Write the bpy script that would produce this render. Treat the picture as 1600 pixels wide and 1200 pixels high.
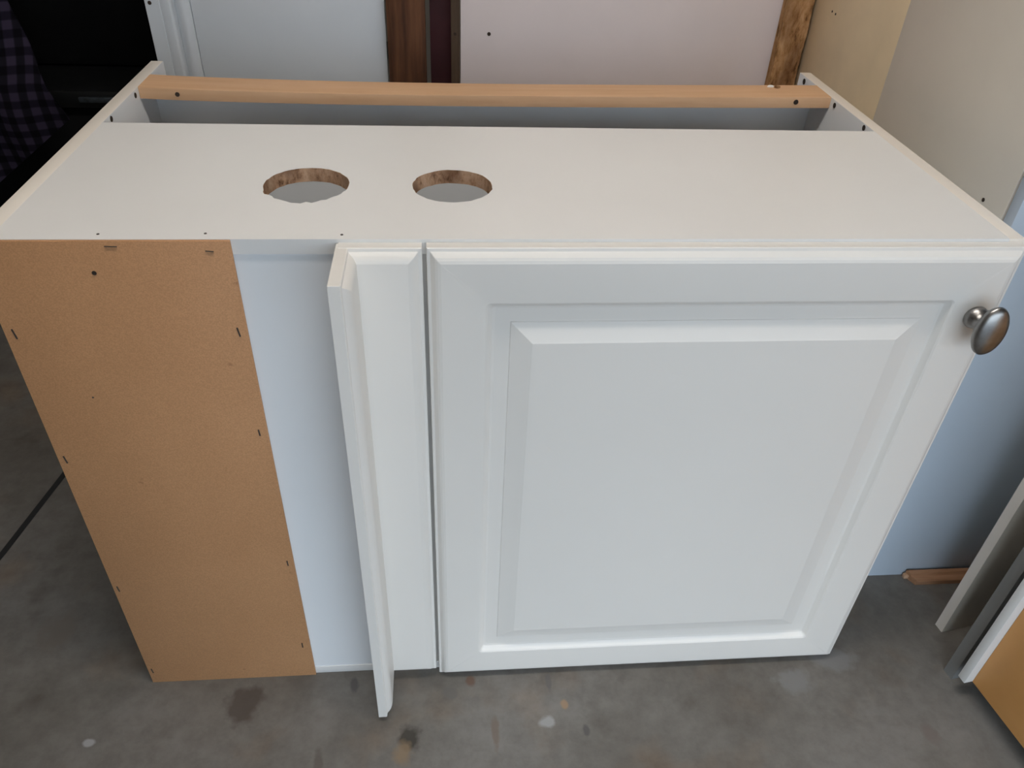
import bpy, bmesh, math, random
from mathutils import Vector, Matrix
random.seed(7)
for o in list(bpy.data.objects):
    bpy.data.objects.remove(o)
S = bpy.context.scene
COL = S.collection

# ------------------------------------------------------------------ camera
FPX = 1220.92
cam_d = bpy.data.cameras.new('camera')
cam = bpy.data.objects.new('camera', cam_d)
COL.objects.link(cam)
cam_d.sensor_fit = 'HORIZONTAL'
cam_d.sensor_width = 36.0
cam_d.lens = FPX / 1600.0 * 36.0
cam_d.clip_start = 0.02
r_ = Vector((0.99631444, -0.07671141, 0.03837834))
u_ = Vector((0.01615537, 0.60723607, 0.7943572))
f_ = Vector((0.08424097, 0.79080953, -0.60623737))
cam.matrix_world = Matrix(((r_.x, u_.x, -f_.x, 0.46402),
                           (r_.y, u_.y, -f_.y, -0.73034),
                           (r_.z, u_.z, -f_.z, 1.13457),
                           (0, 0, 0, 1)))
S.camera = cam

# ------------------------------------------------------------------ sky, exposure
world = bpy.data.worlds.new('sky')
S.world = world
world.use_nodes = True
bg = world.node_tree.nodes['Background']
# plain overcast sky: three times brighter overhead than at the horizon
wn = world.node_tree
w_tc = wn.nodes.new('ShaderNodeTexCoord')
w_sep = wn.nodes.new('ShaderNodeSeparateXYZ')
wn.links.new(w_tc.outputs['Generated'], w_sep.inputs[0])
w_map = wn.nodes.new('ShaderNodeMapRange')
w_map.inputs['From Min'].default_value = 0.0
w_map.inputs['From Max'].default_value = 1.0
w_map.inputs['To Min'].default_value = 1.0
w_map.inputs['To Max'].default_value = 3.0
wn.links.new(w_sep.outputs['Z'], w_map.inputs['Value'])
w_mul = wn.nodes.new('ShaderNodeMath')
w_mul.operation = 'MULTIPLY'
w_mul.inputs[1].default_value = 2.2
wn.links.new(w_map.outputs['Result'], w_mul.inputs[0])
wn.links.new(w_mul.outputs[0], bg.inputs['Strength'])
bg.inputs['Color'].default_value = (0.73, 0.865, 1.0, 1)
S.view_settings.view_transform = 'Standard'
S.view_settings.look = 'None'
S.view_settings.gamma = 1.0
S.view_settings.use_curve_mapping = False
S.view_settings.exposure = 0.0


# ------------------------------------------------------------------ materials
def new_mat(name, rough=0.5, metal=0.0, spec=0.5):
    m = bpy.data.materials.new(name)
    m.use_nodes = True
    nt = m.node_tree
    b = nt.nodes['Principled BSDF']
    b.inputs['Roughness'].default_value = rough
    b.inputs['Metallic'].default_value = metal
    b.inputs['Specular IOR Level'].default_value = spec
    return m, nt, b


def ramp(nt, fac, stops):
    r = nt.nodes.new('ShaderNodeValToRGB')
    e = r.color_ramp.elements
    while len(e) < len(stops):
        e.new(0.5)
    for i, (p, c) in enumerate(stops):
        e[i].position = p
        e[i].color = (c[0], c[1], c[2], 1)
    nt.links.new(fac, r.inputs['Fac'])
    return r.outputs['Color']


def noise(nt, scale, detail=4, rough=0.55, stretch=(1, 1, 1), off=(0, 0, 0)):
    tc = nt.nodes.new('ShaderNodeTexCoord')
    mp = nt.nodes.new('ShaderNodeMapping')
    mp.inputs['Scale'].default_value = stretch
    mp.inputs['Location'].default_value = off
    n = nt.nodes.new('ShaderNodeTexNoise')
    n.inputs['Scale'].default_value = scale
    n.inputs['Detail'].default_value = detail
    n.inputs['Roughness'].default_value = rough
    nt.links.new(tc.outputs['Object'], mp.inputs['Vector'])
    nt.links.new(mp.outputs['Vector'], n.inputs['Vector'])
    return n.outputs['Fac']


def bump(nt, b, h, strength, dist):
    bp = nt.nodes.new('ShaderNodeBump')
    bp.inputs['Strength'].default_value = strength
    bp.inputs['Distance'].default_value = dist
    nt.links.new(h, bp.inputs['Height'])
    nt.links.new(bp.outputs['Normal'], b.inputs['Normal'])


def mix_rgb(nt, fac, a, b, mode='MIX'):
    m = nt.nodes.new('ShaderNodeMixRGB')
    m.blend_type = mode
    for i, v in enumerate((fac, a, b)):
        if hasattr(v, 'links'):
            nt.links.new(v, m.inputs[i])
        elif i == 0:
            m.inputs[0].default_value = v
        else:
            m.inputs[i].default_value = (v[0], v[1], v[2], 1)
    return m.outputs[0]


def plain(name, c, rough=0.4, var=0.03, scale=6.0, metal=0.0, spec=0.5, bmp=0.0):
    m, nt, b = new_mat(name, rough, metal, spec)
    n = noise(nt, scale, 5)
    lo = [x * (1 - var) for x in c]
    hi = [min(1, x * (1 + var)) for x in c]
    nt.links.new(ramp(nt, n, [(0.35, lo), (0.65, hi)]), b.inputs['Base Color'])
    if bmp:
        bump(nt, b, noise(nt, 300, 3), bmp, 0.001)
    return m


M = {}
M['thermofoil'] = plain('cream_thermofoil', (0.775, 0.742, 0.695), 0.38, 0.012, 3)
M['deck'] = plain('offwhite_melamine', (0.800, 0.788, 0.768), 0.42, 0.015, 4)
M['edge'] = plain('cream_edge_band', (0.800, 0.735, 0.655), 0.45, 0.02, 5)
M['white'] = plain('white_melamine', (0.865, 0.885, 0.905), 0.35, 0.015, 4)
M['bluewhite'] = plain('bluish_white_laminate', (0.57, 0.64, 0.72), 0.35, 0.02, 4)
M['greywhite'] = plain('grey_white_melamine', (0.64, 0.675, 0.715), 0.4, 0.03, 4)
M['pinkwhite'] = plain('pinkish_white_board', (0.735, 0.655, 0.65), 0.5, 0.03, 4)
M['beige'] = plain('beige_melamine', (0.79, 0.73, 0.635), 0.45, 0.03, 5)
M['tan'] = plain('tan_board', (0.86, 0.69, 0.455), 0.6, 0.06, 7)
M['darkgrey'] = plain('dark_grey_panel', (0.20, 0.198, 0.19), 0.5, 0.05, 6)  # one even dark grey for the core and edge of one loose panel
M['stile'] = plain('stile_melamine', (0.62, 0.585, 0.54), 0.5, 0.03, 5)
M['dark_hole'] = plain('dark_bore', (0.035, 0.022, 0.014), 0.9, 0.2, 60)
M['staple'] = plain('staple_steel', (0.10, 0.085, 0.075), 0.5, 0.1, 50, metal=0.6)
M['black'] = plain('near_black_void', (0.0035, 0.0035, 0.004), 0.7, 0.2, 12, spec=0.15)  # near-black colour carries the darkness of the void at rear left
M['blackedge'] = plain('near_black_void_ledge_and_feet', (0.005, 0.0055, 0.006), 0.5, 0.2, 20, spec=0.3)
M['dull_metal'] = plain('dull_glint_metal', (0.05, 0.06, 0.07), 0.5, 0.3, 90, metal=0.5)
M['maroon'] = plain('maroon_board', (0.060, 0.012, 0.016), 0.6, 0.15, 9)
M['pipe_black'] = plain('black_joint_filler', (0.012, 0.012, 0.012), 0.8, 0.2, 40)
M['plaster'] = plain('garage_plaster', (0.34, 0.32, 0.29), 0.9, 0.04, 2)
M['ceiling'] = plain('ceiling_paint', (0.74, 0.71, 0.66), 0.9, 0.03, 2)
M['drive'] = plain('driveway_asphalt', (0.12, 0.12, 0.125), 0.9, 0.06, 1)


def mat_mdf():
    m, nt, b = new_mat('brown_hardboard', 0.55, spec=0.35)
    a = ramp(nt, noise(nt, 5, 5, 0.6), [(0.3, (0.48, 0.25, 0.118)), (0.7, (0.54, 0.288, 0.140))])
    g = ramp(nt, noise(nt, 700, 2), [(0.35, (0.88, 0.86, 0.84)), (0.65, (1.08, 1.07, 1.06))])
    c = mix_rgb(nt, 1.0, a, g, 'MULTIPLY')
    d = ramp(nt, noise(nt, 38, 3, 0.5, off=(3, 1, 2)), [(0.24, (0.72, 0.68, 0.65)), (0.30, (1, 1, 1))])
    nt.links.new(mix_rgb(nt, 1.0, c, d, 'MULTIPLY'), b.inputs['Base Color'])
    return m


def mat_wood(name, dark, mid, light, stretch, scale=14, rough=0.55, blotch=0.0):
    m, nt, b = new_mat(name, rough, spec=0.35)
    n = noise(nt, scale, 6, 0.6, stretch)
    c = ramp(nt, n, [(0.30, dark), (0.5, mid), (0.72, light)])
    n2 = noise(nt, 3.2, 3, 0.5, off=(5, 2, 1))
    k = ramp(nt, n2, [(0.32, (1 - blotch, 1 - blotch, 1 - blotch)), (0.62, (1, 1, 1))])
    nt.links.new(mix_rgb(nt, 1.0, c, k, 'MULTIPLY'), b.inputs['Base Color'])
    bump(nt, b, n, 0.15, 0.0015)
    return m


def mat_particle(name, dark, mid, light, scale, stretch):
    m, nt, b = new_mat(name, 0.9, spec=0.2)
    n = noise(nt, scale, 8, 0.7, stretch)
    c = ramp(nt, n, [(0.33, dark), (0.47, mid), (0.66, light)])
    n2 = noise(nt, scale * 0.28, 3, 0.5, stretch, (4, 7, 3))
    k = ramp(nt, n2, [(0.36, (0.42, 0.36, 0.32)), (0.52, (1, 1, 1))])
    nt.links.new(mix_rgb(nt, 1.0, c, k, 'MULTIPLY'), b.inputs['Base Color'])
    bump(nt, b, n, 0.9, 0.004)
    return m


def mat_concrete():
    m, nt, b = new_mat('stained_concrete', 0.75, spec=0.3)
    base = ramp(nt, noise(nt, 2.6, 8, 0.62), [(0.30, (0.110, 0.096, 0.082)), (0.5, (0.150, 0.137, 0.121)), (0.72, (0.194, 0.182, 0.166))])
    fine = ramp(nt, noise(nt, 28, 8, 0.7, off=(2, 9, 0)), [(0.32, (0.80, 0.79, 0.78)), (0.62, (1.06, 1.06, 1.06))])
    c = mix_rgb(nt, 1.0, base, fine, 'MULTIPLY')
    warm = ramp(nt, noise(nt, 7, 4, 0.5, off=(8, 3, 0)), [(0.56, (1, 1, 1)), (0.72, (1.06, 0.93, 0.82))])
    c = mix_rgb(nt, 1.0, c, warm, 'MULTIPLY')
    dk = ramp(nt, noise(nt, 15, 3, 0.5, off=(1, 4, 0)), [(0.24, (0.78, 0.76, 0.74)), (0.40, (1, 1, 1))])
    c = mix_rgb(nt, 1.0, c, dk, 'MULTIPLY')
    # distinct oil, rust and paint marks, each with a place and outline of its own
    tc = nt.nodes.new('ShaderNodeTexCoord')
    wob = nt.nodes.new('ShaderNodeTexNoise')
    wob.inputs['Scale'].default_value = 45
    wob.inputs['Detail'].default_value = 4
    nt.links.new(tc.outputs['Object'], wob.inputs['Vector'])
    marks = [
        (0.4014, -0.118, 0.018, 0.022, (0.030, 0.025, 0.018)),
        (0.392, -0.140, 0.016, 0.020, (0.215, 0.150, 0.090)),
        (0.1456, -0.0476, 0.030, 0.036, (0.070, 0.055, 0.045)),
        (0.4953, -0.026, 0.008, 0.010, (0.130, 0.075, 0.050)),
        (0.465, -0.045, 0.013, 0.012, (0.125, 0.115, 0.105)),
        (0.3116, -0.0241, 0.007, 0.014, (0.085, 0.080, 0.075)),
        (0.6102, -0.1023, 0.013, 0.010, (0.33, 0.33, 0.32)),
        (-0.0645, -0.0966, 0.010, 0.006, (0.36, 0.36, 0.36)),
        (0.27, -0.145, 0.007, 0.020, (0.110, 0.095, 0.080)),
        (0.641, -0.075, 0.006, 0.008, (0.30, 0.20, 0.12)),
        (0.62, -0.036, 0.005, 0.018, (0.120, 0.112, 0.105)),
        (0.668, -0.118, 0.005, 0.010, (0.085, 0.080, 0.075)),
        (0.53, -0.115, 0.006, 0.030, (0.155, 0.120, 0.095)),
        (1.20, -0.155, 0.014, 0.018, (0.150, 0.125, 0.110)),
        (1.02, -0.055, 0.034, 0.022, (0.190, 0.185, 0.178)),
        (1.10, -0.020, 0.040, 0.022, (0.185, 0.182, 0.178)),
        (-0.18, 0.10, 0.030, 0.040, (0.150, 0.130, 0.110)),
        (0.03, 0.02, 0.018, 0.010, (0.34, 0.28, 0.25)),
    ]
    for (x, y, rx, ry, colr) in marks:
        sub = nt.nodes.new('ShaderNodeVectorMath')
        sub.operation = 'SUBTRACT'
        nt.links.new(tc.outputs['Object'], sub.inputs[0])
        sub.inputs[1].default_value = (x, y, 0)
        mul = nt.nodes.new('ShaderNodeVectorMath')
        mul.operation = 'MULTIPLY'
        nt.links.new(sub.outputs[0], mul.inputs[0])
        mul.inputs[1].default_value = (1 / rx, 1 / ry, 0)
        ln = nt.nodes.new('ShaderNodeVectorMath')
        ln.operation = 'LENGTH'
        nt.links.new(mul.outputs[0], ln.inputs[0])
        ad = nt.nodes.new('ShaderNodeMath')
        ad.operation = 'MULTIPLY_ADD'
        nt.links.new(wob.outputs['Fac'], ad.inputs[0])
        ad.inputs[1].default_value = 1.7
        nt.links.new(ln.outputs['Value'], ad.inputs[2])
        mr = nt.nodes.new('ShaderNodeMapRange')
        mr.inputs['From Min'].default_value = 1.45
        mr.inputs['From Max'].default_value = 1.95
        mr.inputs['To Min'].default_value = 0.8
        mr.inputs['To Max'].default_value = 0.0
        nt.links.new(ad.outputs[0], mr.inputs['Value'])
        c = mix_rgb(nt, mr.outputs['Result'], c, colr)
    nt.links.new(c, b.inputs['Base Color'])
    bump(nt, b, noise(nt, 60, 6, 0.7), 0.12, 0.002)
    return m


def mat_plaid():
    m, nt, b = new_mat('dark_plaid_cloth', 0.95, spec=0.1)
    tc = nt.nodes.new('ShaderNodeTexCoord')
    cols = []
    for ax, sc in (('X', 15.0), ('Z', 15.0)):
        w = nt.nodes.new('ShaderNodeTexWave')
        w.bands_direction = ax
        w.inputs['Scale'].default_value = sc / 1.5
        w.inputs['Distortion'].default_value = 0.4
        nt.links.new(tc.outputs['Object'], w.inputs['Vector'])
        cols.append(w.outputs['Fac'])
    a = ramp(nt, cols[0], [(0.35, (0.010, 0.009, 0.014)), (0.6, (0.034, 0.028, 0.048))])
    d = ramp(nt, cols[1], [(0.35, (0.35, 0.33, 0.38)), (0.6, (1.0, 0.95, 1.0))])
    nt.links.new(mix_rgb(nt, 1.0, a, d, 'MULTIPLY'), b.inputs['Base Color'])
    return m


M['mdf'] = mat_mdf()
M['rail'] = mat_wood('pale_pine', (0.60, 0.355, 0.195), (0.645, 0.395, 0.225), (0.68, 0.43, 0.255), (0.6, 9, 9), 9, 0.55, 0.12)
M['brownwood'] = mat_wood('dark_weathered_board', (0.050, 0.018, 0.007), (0.100, 0.038, 0.015), (0.155, 0.065, 0.028), (10, 10, 0.7), 8, 0.7, 0.5)
M['brownstrip'] = mat_wood('dark_brown_strip', (0.050, 0.030, 0.018), (0.072, 0.044, 0.026), (0.090, 0.058, 0.036), (10, 10, 0.6), 8, 0.7, 0.2)
M['trimwood'] = mat_wood('reddish_trim_wood', (0.32, 0.16, 0.08), (0.42, 0.22, 0.12), (0.50, 0.29, 0.17), (0.8, 10, 10), 9, 0.6, 0.1)
M['orange'] = mat_wood('orange_hardboard', (0.62, 0.31, 0.095), (0.66, 0.33, 0.105), (0.70, 0.36, 0.12), (1, 1, 1), 6, 0.5, 0.05)
M['rim'] = mat_particle('raw_particleboard_cut', (0.20, 0.10, 0.05), (0.58, 0.35, 0.215), (0.74, 0.51, 0.35), 75, (1, 1, 0.6))
M['chip'] = mat_particle('raw_particleboard_edge', (0.10, 0.042, 0.016), (0.42, 0.225, 0.095), (0.60, 0.37, 0.20), 62, (1, 1, 0.35))
M['concrete'] = mat_concrete()
M['plaid'] = mat_plaid()
M['pewter'] = plain('brushed_pewter', (0.30, 0.29, 0.28), 0.33, 0.12, 80, metal=1.0)


# ------------------------------------------------------------------ builders
def finish(name, bm, mat, parent=None, smooth=None):
    me = bpy.data.meshes.new(name)
    bmesh.ops.recalc_face_normals(bm, faces=bm.faces)
    bm.to_mesh(me)
    bm.free()
    mats = mat if isinstance(mat, (list, tuple)) else [mat]
    for m in mats:
        me.materials.append(m)
    if smooth is not None:
        for p in me.polygons:
            p.use_smooth = True
        me.set_sharp_from_angle(angle=math.radians(smooth))
    o = bpy.data.objects.new(name, me)
    COL.objects.link(o)
    if parent is not None:
        o.parent = parent
        base = parent
        off = Vector((0, 0, 0))
        while base is not None:
            off += base.location
            base = base.parent
        me.transform(Matrix.Translation(-off))
    return o


def box(name, x0, x1, y0, y1, z0, z1, mat, parent=None, bev=0.0008, seg=2):
    bm = bmesh.new()
    bmesh.ops.create_cube(bm, size=1)
    for v in bm.verts:
        v.co = Vector(((x0 + x1) / 2 + v.co.x * (x1 - x0), (y0 + y1) / 2 + v.co.y * (y1 - y0), (z0 + z1) / 2 + v.co.z * (z1 - z0)))
    if bev:
        bmesh.ops.bevel(bm, geom=list(bm.edges), offset=bev, segments=seg, affect='EDGES', profile=0.5)
    return finish(name, bm, mat, parent, 40)


def empty(name, loc, label, cat, group=None):
    o = bpy.data.objects.new(name, None)
    COL.objects.link(o)
    o.location = loc
    o.empty_display_size = 0.05
    tag(o, label, cat, group)
    return o


def tag(o, label=None, cat=None, group=None, kind=None):
    if label:
        o['label'] = label
    if cat:
        o['category'] = cat
    if group:
        o['group'] = group
    if kind:
        o['kind'] = kind
    return o


def rrect(u0, u1, v0, v1, r, n=5):
    r = max(r, 0.0002)
    pts = []
    for cx, cy, a0 in ((u1 - r, v1 - r, 0), (u0 + r, v1 - r, 90), (u0 + r, v0 + r, 180), (u1 - r, v0 + r, 270)):
        for k in range(n + 1):
            a = math.radians(a0 + 90.0 * k / n)
            pts.append((cx + r * math.cos(a), cy + r * math.sin(a)))
    return pts


def routed_slab(name, u0, u1, v0, v1, rings, place, mat, parent, smooth=22):
    """nested outlines (inset, height, corner radius) lofted from the back of the slab to its face"""
    bm = bmesh.new()
    loops = []
    for (ins, h, rad) in rings:
        pts = rrect(u0 + ins, u1 - ins, v0 + ins, v1 - ins, rad)
        loops.append([bm.verts.new(place(u, v, h)) for u, v in pts])
    n = len(loops[0])
    for a, b in zip(loops[:-1], loops[1:]):
        for i in range(n):
            j = (i + 1) % n
            bm.faces.new((a[i], a[j], b[j], b[i]))
    bm.faces.new(loops[0][::-1])
    bm.faces.new(loops[-1])
    return finish(name, bm, mat, parent, smooth)


def disc(name, c, axis, r, depth, mat, parent, n=14):
    """a short plug set into a surface: the dark bottom of a bored hole or a screw head"""
    bm = bmesh.new()
    bmesh.ops.create_cone(bm, cap_ends=True, segments=n, radius1=r, radius2=r * 0.9, depth=depth)
    rot = {'x': Matrix.Rotation(math.pi / 2, 4, 'Y'), 'y': Matrix.Rotation(math.pi / 2, 4, 'X'), 'z': Matrix.Identity(4)}[axis]
    bm.transform(Matrix.Translation(Vector(c)) @ rot)
    return finish(name, bm, mat, parent, 40)


# ------------------------------------------------------------------ the garage
RX0, RX1, RY0, RY1, RZ = -1.55, 3.3, -1.30, 2.3, 2.5
OX0, OX1, OZ = 0.25, 3.0, 1.38          # garage door opening, kept low so the cabinet front brightens downward


def struct(name, x0, x1, y0, y1, z0, z1, mat, parent=None):
    o = box(name, x0, x1, y0, y1, z0, z1, mat, parent, 0)
    o['kind'] = 'structure'
    return o


fl = struct('floor', RX0 - .1, RX1 + .1, RY0, RY1 + .1, -0.12, 0, M['concrete'])
struct('driveway', -9, 11, -14, RY0, -0.13, -0.01, M['drive'])
struct('wall_back', RX0 - .1, RX1 + .1, RY1, RY1 + .1, 0, RZ, M['plaster'])
struct('wall_left', RX0 - .1, RX0, RY0, RY1, 0, RZ, M['plaster'])
struct('wall_right', RX1, RX1 + .1, RY0, RY1, 0, RZ, M['plaster'])
struct('ceiling', RX0 - .1, RX1 + .1, RY0 - .1, RY1 + .1, RZ, RZ + .1, M['ceiling'])
wf = struct('wall_front', RX0 - .1, RX1 + .1, RY0 - .1, RY0, OZ, RZ, M['plaster'])  # unseen; reaches low to shape the sky light on the cabinet front
struct('wall_front_pier', RX0 - .1, OX0, RY0 - .1, RY0, 0, OZ, M['plaster'], wf)
struct('wall_front_pier', OX1, RX1 + .1, RY0 - .1, RY0, 0, OZ, M['plaster'], wf)
# assumed warm ceiling lamp, unseen, added to brighten the cabinet top
LX, LY = 0.47, -0.27
lamp = empty('assumed_ceiling_lamp', (LX, LY, RZ), 'assumed ceiling lamp out of view, added to brighten the cabinet top', 'lamp')
box('housing', LX - .62, LX + .62, LY - .09, LY + .09, RZ - .045, RZ - .0005, M['white'], lamp, 0.006)
dm, dnt, db_ = new_mat('lamp_diffuser', 0.5)
db_.inputs['Base Color'].default_value = (0.9, 0.88, 0.84, 1)
db_.inputs['Emission Color'].default_value = (1.0, 0.945, 0.88, 1)
db_.inputs['Emission Strength'].default_value = 34.0
box('diffuser', LX - .58, LX + .58, LY - .07, LY + .07, RZ - .075, RZ - .0455, dm, lamp, 0.01)
# black joint strip let into the slab
bm = bmesh.new()
jp = [(-0.375, 0.10), (-0.352, 0.205), (-0.338, 0.275), (-0.322, 0.375), (-0.306, 0.473), (-0.27, 0.70), (-0.20, 1.0)]
rows = []
for (x, y) in jp:
    rows.append([bm.verts.new((x + s * 0.0058, y, z)) for s, z in ((-1, -0.004), (-1, 0.0008), (1, 0.0008), (1, -0.004))])
for a, b in zip(rows[:-1], rows[1:]):
    for i in range(4):
        j = (i + 1) % 4
        bm.faces.new((a[i], a[j], b[j], b[i]))
bm.faces.new(rows[0])
bm.faces.new(rows[-1][::-1])
finish('joint_strip', bm, M['pipe_black'], fl)

# ------------------------------------------------------------------ the blind corner cabinet
W, H, T = 1.10, 0.7636, 0.0189
DK, DP = 0.3342, 0.6234            # depth of the top panel, of the whole carcass
cab = empty('corner_cabinet', (0, 0, 0), 'large off-white blind corner cabinet with raised panel door and two round holes in its top', 'cabinet')
sl = box('side_panel', 0, T, 0, DP, 0, H, [M['white'], M['edge']], cab)
sr = box('side_panel', W - T, W, 0, DP, 0, H, [M['white'], M['edge']], cab)
for s in (sl, sr):
    for p in s.data.polygons:
        if p.normal.z > 0.7 or p.normal.y < -0.7:
            p.material_index = 1
    for i, (y, z) in enumerate(((0.3644, 0.7585), (0.470, 0.757))):
        x = T + 0.0002 if s is sl else W - T - 0.0002
        disc('dowel_hole', (x, y, z - 0.0005), 'x', 0.0042, 0.0012, M['dark_hole'], s)
disc('screw_hole', (1.0810, 0.598, H - 0.008), 'x', 0.005, 0.0012, M['dark_hole'], sr)


# top panel with two sawn holes
def hole_outline(cx, cy, r, ragged, seed):
    rnd = random.Random(seed)
    pts = []
    n = 56
    for i in range(n):
        a = 2 * math.pi * i / n
        k = 1 + rnd.uniform(-.012, .012)
        if ragged and math.radians(200) < a < math.radians(305):
            k += rnd.uniform(-0.03, 0.07)
        pts.append((cx + r * k * math.cos(a), cy + r * k * math.sin(a)))
    return pts


holes = [hole_outline(0.3085, 0.1370, 0.0482, True, 3), hole_outline(0.4754, 0.1356, 0.0465, False, 4)]
bm = bmesh.new()
TZ0 = H - 0.0169
outer = [(T, 0.0), (W - T, 0.0), (W - T, DK), (T, DK)]
layers = []
for z in (H, TZ0):
    es = []
    rings = []
    for ring in [outer] + holes:
        vs = [bm.verts.new((x, y, z)) for x, y in ring]
        es += [bm.edges.new((vs[i], vs[(i + 1) % len(vs)])) for i in range(len(vs))]
        rings.append(vs)
    bmesh.ops.triangle_fill(bm, use_beauty=True, use_dissolve=False, edges=es)
    layers.append(rings)
a, b = layers[0][0], layers[1][0]
for i in range(4):
    bm.faces.new((a[i], a[(i + 1) % 4], b[(i + 1) % 4], b[i]))
top = finish('top_panel', bm, M['deck'], cab)
for h in holes:
    bm = bmesh.new()
    n = len(h)
    cx = sum(p[0] for p in h) / n
    cy = sum(p[1] for p in h) / n
    lo = []
    for z, g in ((H - 0.0003, 1.0), (H - 0.005, 0.995), (H - 0.010, 0.99), (TZ0 + 0.0003, 0.985), (TZ0 + 0.0003, 1.03), (H - 0.0008, 1.03)):
        rr = random.Random(int(z * 9999))
        lo.append([bm.verts.new((cx + (x - cx) * (g + rr.uniform(-.008, .008)), cy + (y - cy) * (g + rr.uniform(-.008, .008)), z)) for x, y in h])
    for k in range(6):
        p, q = lo[k], lo[(k + 1) % 6]
        for i in range(n):
            j = (i + 1) % n
            bm.faces.new((p[i], p[j], q[j], q[i]))
    rim = finish('cut_rim', bm, M['rim'], top, 60)
    rim['label'] = 'rough brown particleboard edge of a sawn hole'
for (x, y) in ((0.1194, 0.011), (0.2236, 0.0124), (0.3601, 0.0096)):
    disc('nail_hole', (x, y, H + 0.0001), 'z', 0.0016, 0.0008, M['staple'], top, 8)

box('bottom_panel', T, W - T, 0.0, 0.55, 0.0, 0.0165, M['deck'], cab)
box('back_panel', T, W - T, 0.5525, 0.5645, 0.0165, H - 0.020, M['white'], cab)
box('blind_panel', T, 0.385, 0.0015, 0.0165, 0.0165, TZ0, M['white'], cab, 0)
box('center_stile', 0.385, 0.475, 0.0015, 0.019, 0.0165, TZ0, M['stile'], cab, 0.0005)

# slightly sagging pine rail across the back
bm = bmesh.new()
NR = 30
rows = []
for i in range(NR + 1):
    t = i / NR
    x = T + 0.0003 + t * (W - 2 * T - 0.0006)
    sag = -0.0062 * math.sin(math.pi * min(1, t ** 0.75))
    y0 = 0.4865 + 0.003 * math.sin(math.pi * t)
    y1, z1 = 0.551, H + 0.0003 + sag
    z0 = z1 - 0.0168
    c = 0.0018
    pts = [(y0, z0), (y0, z1 - c), (y0 + c * .3, z1 - c * .3), (y0 + c, z1), (y1 - c, z1), (y1, z1 - c), (y1, z0)]
    rows.append([bm.verts.new((x, p, q)) for p, q in pts])
for a, b in zip(rows[:-1], rows[1:]):
    for i in range(7):
        j = (i + 1) % 7
        bm.faces.new((a[i], a[j], b[j], b[i]))
bm.faces.new(rows[0])
bm.faces.new(rows[-1][::-1])
rail = finish('nailing_rail', bm, M['rail'], cab, 30)
rail['label'] = 'bare pine rail across the back of the cabinet'
for (x, z, r) in ((0.0735, 0.7535, 0.0036), (1.0245, 0.7555, 0.0042)):
    disc('knot', (x, 0.4868, z), 'y', r, 0.0016, M['dark_hole'], rail, 10)
disc('nail_hole', (0.668, 0.491, 0.7535), 'y', 0.0018, 0.001, M['dark_hole'], rail, 8)

# brown hardboard over the blind corner
mdf = box('hardboard_panel', -0.0004, 0.2506, -0.0034, 0.0, 0.0, H - 0.0004, M['mdf'], cab, 0.0006)
mdf['label'] = 'brown hardboard sheet stapled over the left front'
for (x, z, ang, ln) in ((0.0098, 0.6548, 8, 0.0125), (0.2411, 0.6544, 8, 0.0115), (0.2407, 0.5103, 4, 0.0095), (0.2422, 0.2718, 2, 0.0100),
                        (0.2390, 0.0808, -1, 0.0110), (0.0081, 0.4741, 8, 0.0115), (0.0063, 0.2302, 6, 0.0110), (0.0058, 0.0315, 4, 0.0110),
                        (0.1345, 0.7575, 88, 0.0120), (0.2290, 0.7520, 84, 0.0080)):
    bm = bmesh.new()
    bmesh.ops.create_cube(bm, size=1)
    bmesh.ops.scale(bm, vec=(0.0016 if ang < 45 else 0.0008, 0.0010, ln), verts=bm.verts)
    bm.transform(Matrix.Translation((x, -0.0036, z)) @ Matrix.Rotation(math.radians(-ang), 4, 'Y'))
    finish('staple', bm, M['staple'], mdf)
disc('screw_hole', (0.1107, -0.0035, 0.7276), 'y', 0.0026, 0.0008, M['dark_hole'], mdf, 10)
disc('nail_mark', (0.0656, -0.0035, 0.5679), 'y', 0.0012, 0.0008, M['staple'], mdf, 8)

# moulded filler strips and door
EDGE = [(0, 0, .0006), (0, .0115, .0006), (.0008, .0125, .0008), (.0038, .0130, .0008), (.0046, .0139, .001), (.0062, .0160, .001),
        (.0085, .0182, .001), (.0112, .0197, .001), (.0138, .0204, .001), (.0145, .0206, .001)]
f1 = routed_slab('filler_strip', 0.357, 0.4418, 0.017, 0.7600, EDGE[:], lambda u, v, h: (u, -0.0003 - h, v), M['thermofoil'], cab)
f1['label'] = 'flat moulded filler strip beside the door'
f2 = routed_slab('filler_strip', -0.0875, -0.0015, 0.0115, 0.7595, EDGE[:], lambda u, v, h: (0.3551 + h, u, v), M['thermofoil'], cab)
f2['label'] = 'moulded filler strip standing out at right angles to the front'

DL, DR, DB, DT = 0.4462, 1.0957, 0.0058, 0.7602
PANEL = EDGE + [(.0600, .0206, .006), (.0615, .0204, .006), (.0636, .0190, .006), (.0662, .0158, .005), (.0690, .0134, .004), (.0720, .0124, .003),
                (.0745, .0122, .002), (.0893, .0124, .0006), (.0899, .0134, .0006), (.0908, .0136, .0006), (.1116, .0197, .0006), (.1140, .0205, .0006), (.1160, .0206, .0006)]
door = routed_slab('door', DL, DR, DB, DT, PANEL, lambda u, v, h: (u, -0.0006 - h, v), M['thermofoil'], cab, 12)
door['label'] = 'cream raised panel door with moulded edges'

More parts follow.
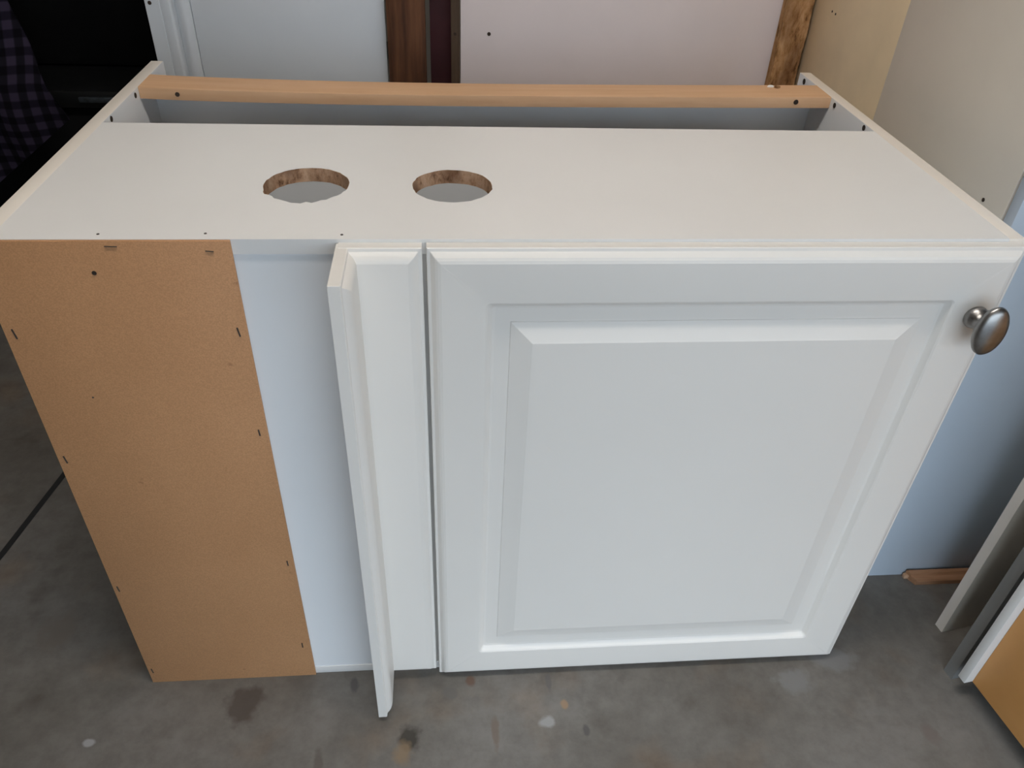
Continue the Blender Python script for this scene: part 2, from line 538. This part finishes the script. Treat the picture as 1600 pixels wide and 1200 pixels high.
# oval knob: turned foot and neck, then an egg-shaped head
KX, KZ = 1.0640, 0.6775
bm = bmesh.new()
prof = [(0.0, 0.0), (0.0128, 0.0), (0.0138, 0.0015), (0.0138, 0.0045), (0.0122, 0.0080), (0.0098, 0.0110), (0.0082, 0.0140), (0.0078, 0.0170), (0.0085, 0.0200)]
head = [(0.52, 0.0225), (0.78, 0.0248), (0.93, 0.0276), (1.0, 0.0308), (0.985, 0.0330), (0.92, 0.0353), (0.80, 0.0374), (0.62, 0.0392), (0.40, 0.0404), (0.18, 0.0410), (0.0, 0.0411)]
HA, HB, TILT = 0.0186, 0.0312, math.radians(3)
NS = 40
rings = []
for r, h in prof[1:]:
    rings.append([(r * math.cos(2 * math.pi * i / NS), r * math.sin(2 * math.pi * i / NS), h) for i in range(NS)])
for k, h in head[:-1]:
    rings.append([(k * HA * math.cos(2 * math.pi * i / NS) * math.cos(TILT) - k * HB * math.sin(2 * math.pi * i / NS) * math.sin(TILT),
                   k * HA * math.cos(2 * math.pi * i / NS) * math.sin(TILT) + k * HB * math.sin(2 * math.pi * i / NS) * math.cos(TILT), h) for i in range(NS)])
vr = [[bm.verts.new((KX + x, -0.0212 - h, KZ + z)) for x, z, h in ring] for ring in rings]
for a, b in zip(vr[:-1], vr[1:]):
    for i in range(NS):
        j = (i + 1) % NS
        bm.faces.new((a[i], a[j], b[j], b[i]))
bm.faces.new(vr[0][::-1])
bm.faces.new(vr[-1])
knob = finish('knob', bm, M['pewter'], door, 50)
knob['label'] = 'brushed pewter oval knob'

# ------------------------------------------------------------------ things stacked behind the cabinet
# grey-white panel at rear left, with a moulded left edge
BY = 0.91                                    # plane of the things standing along the back
BK = (BY + 0.73034) / 1.43034


def bx_(x):
    return 0.46402 + (x - 0.46402) * BK


pl = empty('moulded_panel', (0.12, BY, 0), 'grey-white panel with moulded left edge standing behind the left end of the rail', 'panel')
HT = 1.25


def extrude_profile(name, pts, z0, z1, mat, parent, smooth=30):
    bm = bmesh.new()
    lo = [bm.verts.new((x, y, z0)) for x, y in pts]
    hi = [bm.verts.new((x, y, z1)) for x, y in pts]
    n = len(pts)
    for i in range(n):
        j = (i + 1) % n
        bm.faces.new((lo[i], lo[j], hi[j], hi[i]))
    bm.faces.new(lo[::-1])
    bm.faces.new(hi)
    return finish(name, bm, mat, parent, smooth)


stl = extrude_profile('edge_stile', [(bx_(x), BY + y) for x, y in (
    (-0.0155, 0.024), (-0.0155, 0.0006), (-0.0149, 0.0), (0.0070, 0.0), (0.0078, 0.0016), (0.0090, 0.0016), (0.0098, 0.0),
    (0.0160, -0.0018), (0.0230, -0.0012), (0.0262, 0.0010), (0.0280, 0.0060), (0.0290, 0.024))], 0, HT, M['greywhite'], pl, 25)
disc('screw_hole', (bx_(-0.0075), BY - 0.0002, 0.789), 'y', 0.0038, 0.0012, M['dark_hole'], stl, 10)
pts = [(0.0291, 0.024), (0.0291, 0.013)]
for k in range(9):
    t = k / 8
    pts.append((0.0300 + 0.022 * t, 0.0125 - 0.0075 * math.sin(math.pi * t)))
pts += [(0.0528, 0.0130), (0.0535, 0.024)]
extrude_profile('bead', [(bx_(x), BY + y) for x, y in pts], 0, HT, M['greywhite'], pl, 25)
box('field', bx_(0.0536), bx_(0.371), BY + 0.0155, BY + 0.024, 0, HT, M['greywhite'], pl, 0.0006)

wb = box('wood_board', bx_(0.3745), bx_(0.4393), BY - 0.010, BY + 0.028, 0, 1.32, M['brownwood'], None, 0.0022)
tag(wb, 'dark brown weathered wooden board standing behind the middle of the rail', 'board')
mb = box('maroon_board', bx_(0.446), bx_(0.492), BY + 0.075, BY + 0.093, 0, 1.28, M['maroon'], None, 0.001)
tag(mb, 'dark maroon board in the gap right of the weathered wooden board', 'board')
bs = empty('brown_strip', (0.49, BY, 0), 'narrow dark brown strip with a screw hole against the pinkish panel', 'strip')
box('strip', bx_(0.4822), bx_(0.4975), BY, BY + 0.016, 0, 1.3, M['brownstrip'], bs, 0.0008)
disc('screw_hole', (bx_(0.4893), BY - 0.0002, 0.7459), 'y', 0.0032, 0.0012, M['dark_hole'], bs, 10)
pp = empty('pale_panel', (0.82, BY, 0), 'plain pinkish-white panel standing behind the right half of the rail', 'panel')
box('board', bx_(0.4986), 1.195, BY, BY + 0.016, 0, 1.3, M['pinkwhite'], pp, 0.0008)
disc('screw_hole', (bx_(0.5474), BY - 0.0002, 0.7472), 'y', 0.0038, 0.0012, M['dark_hole'], pp, 10)

# thick raw particleboard batten standing in the rear corner
bm = bmesh.new()
rows = []
rnd = random.Random(11)
NB = 150
for i in range(NB + 1):
    z = i * (1.5 / NB)
    row = []
    for k in range(9):
        t = k / 8
        row.append((1.1405 + 0.0540 * t + (rnd.uniform(-.0006, .0006) if k in (0, 8) else 0), 0.8865 + rnd.uniform(-.0016, .0016)))
    row += [(1.1945, 0.9085), (1.1405, 0.9085)]
    zz = [max(0, z + (rnd.uniform(-.0005, .0006) if i else 0)) for _ in row]
    rows.append([bm.verts.new((p[0], p[1], q)) for p, q in zip(row, zz)])
for a, b in zip(rows[:-1], rows[1:]):
    n = len(a)
    for i in range(n):
        j = (i + 1) % n
        bm.faces.new((a[i], a[j], b[j], b[i]))
bm.faces.new(rows[0][::-1])
bm.faces.new(rows[-1])
pb = finish('particleboard_batten', bm, M['chip'], None, 35)
tag(pb, 'rough brown raw particleboard batten standing in the corner by the tan cabinet side', 'batten')

# crumbs lying on the rail in front of it


def crumb(name, c, size, seed, mat, label, cat):
    rnd = random.Random(seed)
    bm = bmesh.new()
    bmesh.ops.create_icosphere(bm, subdivisions=2, radius=1)
    for v in bm.verts:
        k = rnd.uniform(0.7, 1.15)
        v.co = Vector((c[0] + v.co.x * size[0] * k, c[1] + v.co.y * size[1] * k, c[2] + max(-0.7, v.co.z * k) * size[2] + size[2] * 0.7))
    return tag(finish(name, bm, mat, None), label, cat)


crumb('wood_chip', (1.0085, 0.5350, H - 0.0013), (0.0052, 0.0035, 0.0028), 5, M['chip'], 'small dark brown wood chip lying on the right end of the rail', 'wood chip')
crumb('lint_tuft', (0.9990, 0.5400, H - 0.0015), (0.0060, 0.0040, 0.0022), 6, M['deck'], 'small white crumb lying beside the wood chip on the rail', 'crumb')

# ------------------------------------------------------------------ tall cabinet at rear right
tc_ = empty('tall_cabinet', (1.5, 0.5, 0), 'tall beige cabinet standing behind the right side, its front bluish white', 'cabinet')
sp = box('side_panel', 1.200, 1.218, 0.1705, 0.556, 0, 1.9, M['beige'], tc_, 0.0006)
st = box('tan_strip', 1.200, 1.218, 0.5562, 0.93, 0, 1.9, M['tan'], tc_, 0.0006)  # rear part of the side in one even tan
st['label'] = 'tan rear part of the side'
for (y, z) in ((0.812, 0.823), (0.796, 0.822)):
    disc('screw_hole', (1.1999, y, z), 'x', 0.0022, 0.001, M['dark_hole'], st, 8)
disc('screw_hole', (1.1999, 0.2175, 0.7118), 'x', 0.0030, 0.001, M['dark_hole'], sp, 8)
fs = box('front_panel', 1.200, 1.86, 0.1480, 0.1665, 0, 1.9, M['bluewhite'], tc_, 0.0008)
box('side_panel', 1.842, 1.86, 0.1705, 0.93, 0, 1.9, M['beige'], tc_, 0.0006)
box('cabinet_top', 1.218, 1.842, 0.1705, 0.93, 1.88, 1.9, M['beige'], tc_, 0.0006)
box('back_panel', 1.218, 1.842, 0.92, 0.93, 0, 1.88, M['tan'], tc_, 0.0006)

# wooden offcut lying at its foot
ws = empty('trim_offcut', (1.42, 0.132, 0), 'reddish wooden trim offcut lying on the floor under the bluish panel', 'offcut')
bm = bmesh.new()
pr = [(0.1235, 0.0), (0.1235, 0.009), (0.126, 0.0115), (0.134, 0.0120), (0.137, 0.0165), (0.144, 0.0175), (0.144, 0.0)]
A = [bm.verts.new((1.304 + (0.1440 - y) * 0.6, y, z)) for y, z in pr]
B = [bm.verts.new((1.62, y, z)) for y, z in pr]
for i in range(len(pr)):
    j = (i + 1) % len(pr)
    bm.faces.new((A[i], A[j], B[j], B[i]))
bm.faces.new(A[::-1])
bm.faces.new(B)
finish('moulding', bm, M['trimwood'], ws, 30)
box('splintered_end', 1.3000, 1.3150, 0.1370, 0.1445, 0.0008, 0.0100, M['rim'], ws, 0.001)

# ------------------------------------------------------------------ loose panels and a cabinet at right
YAW = math.radians(9.0)
AX, AY = 1.3128, 0.0224
pa = empty('loose_panel', (AX, AY, 0), 'off-white loose panel standing on edge in front of the bluish panel', 'panel', 'loose panels on the right')
box('core', AX + .0006, AX + .62, AY, AY + 0.0168, 0, 0.78, M['beige'], pa, 0.0006)
box('edge_band', AX, AX + .0005, AY, AY + 0.0168, 0, 0.78, M['edge'], pa, 0.0001, 1)
pa.rotation_euler.z = YAW
BX, BY2 = 1.2816, -0.0662
pb2 = empty('loose_panel', (BX, BY2, 0), 'dark grey loose panel standing just behind the cabinet with the orange back', 'panel', 'loose panels on the right')
box('core', BX + .0007, BX + .62, BY2, BY2 + 0.0185, 0, 0.78, M['darkgrey'], pb2, 0.0006)
box('edge_band', BX, BX + .0006, BY2, BY2 + 0.0185, 0, 0.78, M['darkgrey'], pb2, 0.0001, 1)
pb2.rotation_euler.z = YAW

Z0 = 0.040
CX, CY = 1.2698, -0.0976
cc = empty('backed_cabinet', (CX, CY, 0), 'white cabinet on the right turned to show its orange-brown back', 'cabinet')
box('side_panel', CX, CX + .60, CY, CY + .0145, Z0, 0.79, M['deck'], cc, 0.0012)
box('side_panel', CX, CX + .60, CY - .70, CY - .6855, Z0, 0.79, M['deck'], cc, 0.0012)
bp = box('back_panel', CX + .0150, CX + .0185, CY - .685, CY - .0003, Z0 + 0.001, 0.785, M['orange'], cc, 0.0004)
bp['label'] = 'orange-brown hardboard back'
box('bottom_panel', CX + .019, CX + .60, CY - .685, CY - .0005, Z0 + 0.001, Z0 + 0.017, M['deck'], cc, 0.0006)
box('top_panel', CX + .019, CX + .60, CY - .685, CY - .0005, 0.769, 0.785, M['deck'], cc, 0.0006)
box('front_panel', CX + .601, CX + .62, CY - .70, CY + .0145, Z0, 0.79, M['deck'], cc, 0.0012)
for y in (-0.60, -0.10):
    for x in (0.13, 0.50):
        box('foot', CX + x - .03, CX + x + .03, CY + y - .03, CY + y + .03, 0, Z0 + 0.001, M['blackedge'], cc, 0.001)
cc.rotation_euler.z = YAW

# ------------------------------------------------------------------ black mass invented for the dark void at rear left, and plaid cloth
bk = empty('dark_void_mass', (-0.75, 1.35, 0), 'near-black mass invented to fill the dark void behind the left of the cabinet', 'furniture')
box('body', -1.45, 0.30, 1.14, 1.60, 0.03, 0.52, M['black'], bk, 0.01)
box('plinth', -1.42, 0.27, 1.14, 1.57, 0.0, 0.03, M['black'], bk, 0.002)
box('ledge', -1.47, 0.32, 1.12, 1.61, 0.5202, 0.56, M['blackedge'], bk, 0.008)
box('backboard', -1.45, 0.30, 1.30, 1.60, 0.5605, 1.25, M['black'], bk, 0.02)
box('glint_bar', -0.345, -0.270, 1.112, 1.119, 0.536, 0.548, M['dull_metal'], bk, 0.002)  # invented bar whose colour stands in for a faint grey-blue glint

# plaid cloth hanging over the front, one corner pointing to the right
bm = bmesh.new()
NU, NV = 36, 36
Rc = Vector((-0.336, 1.0, 0.529))
ua = Vector((-0.0721, 0.0, 0.1905)).normalized()      # along the upper edge, up and to the left
va = Vector((-0.1843, 0.0, -0.1383)).normalized()     # along the lower edge, down and to the left
g = []
for i in range(NU + 1):
    row = []
    for j in range(NV + 1):
        u, v = i / NU * 0.62, j / NV * 0.50
        p = Rc + ua * u + va * v
        yy = 1.012 + 0.012 * math.sin(p.x * 42 + p.z * 8) + 0.006 * math.sin(p.x * 23 - p.z * 31)
        if p.z > 0.60:
            yy += (p.z - 0.60) * 0.5
        row.append((p.x, yy, p.z))
    g.append(row)
fr = [[bm.verts.new(c) for c in row] for row in g]
bkv = [[bm.verts.new((c[0], c[1] + 0.004, c[2])) for c in row] for row in g]
for i in range(NU):
    for j in range(NV):
        bm.faces.new((fr[i][j], fr[i + 1][j], fr[i + 1][j + 1], fr[i][j + 1]))
        bm.faces.new((bkv[i][j], bkv[i][j + 1], bkv[i + 1][j + 1], bkv[i + 1][j]))
for i in range(NU):
    for j in (0, NV):
        bm.faces.new((fr[i][j], fr[i + 1][j], bkv[i + 1][j], bkv[i][j]))
for j in range(NV):
    for i in (0, NU):
        bm.faces.new((fr[i][j], fr[i][j + 1], bkv[i][j + 1], bkv[i][j]))
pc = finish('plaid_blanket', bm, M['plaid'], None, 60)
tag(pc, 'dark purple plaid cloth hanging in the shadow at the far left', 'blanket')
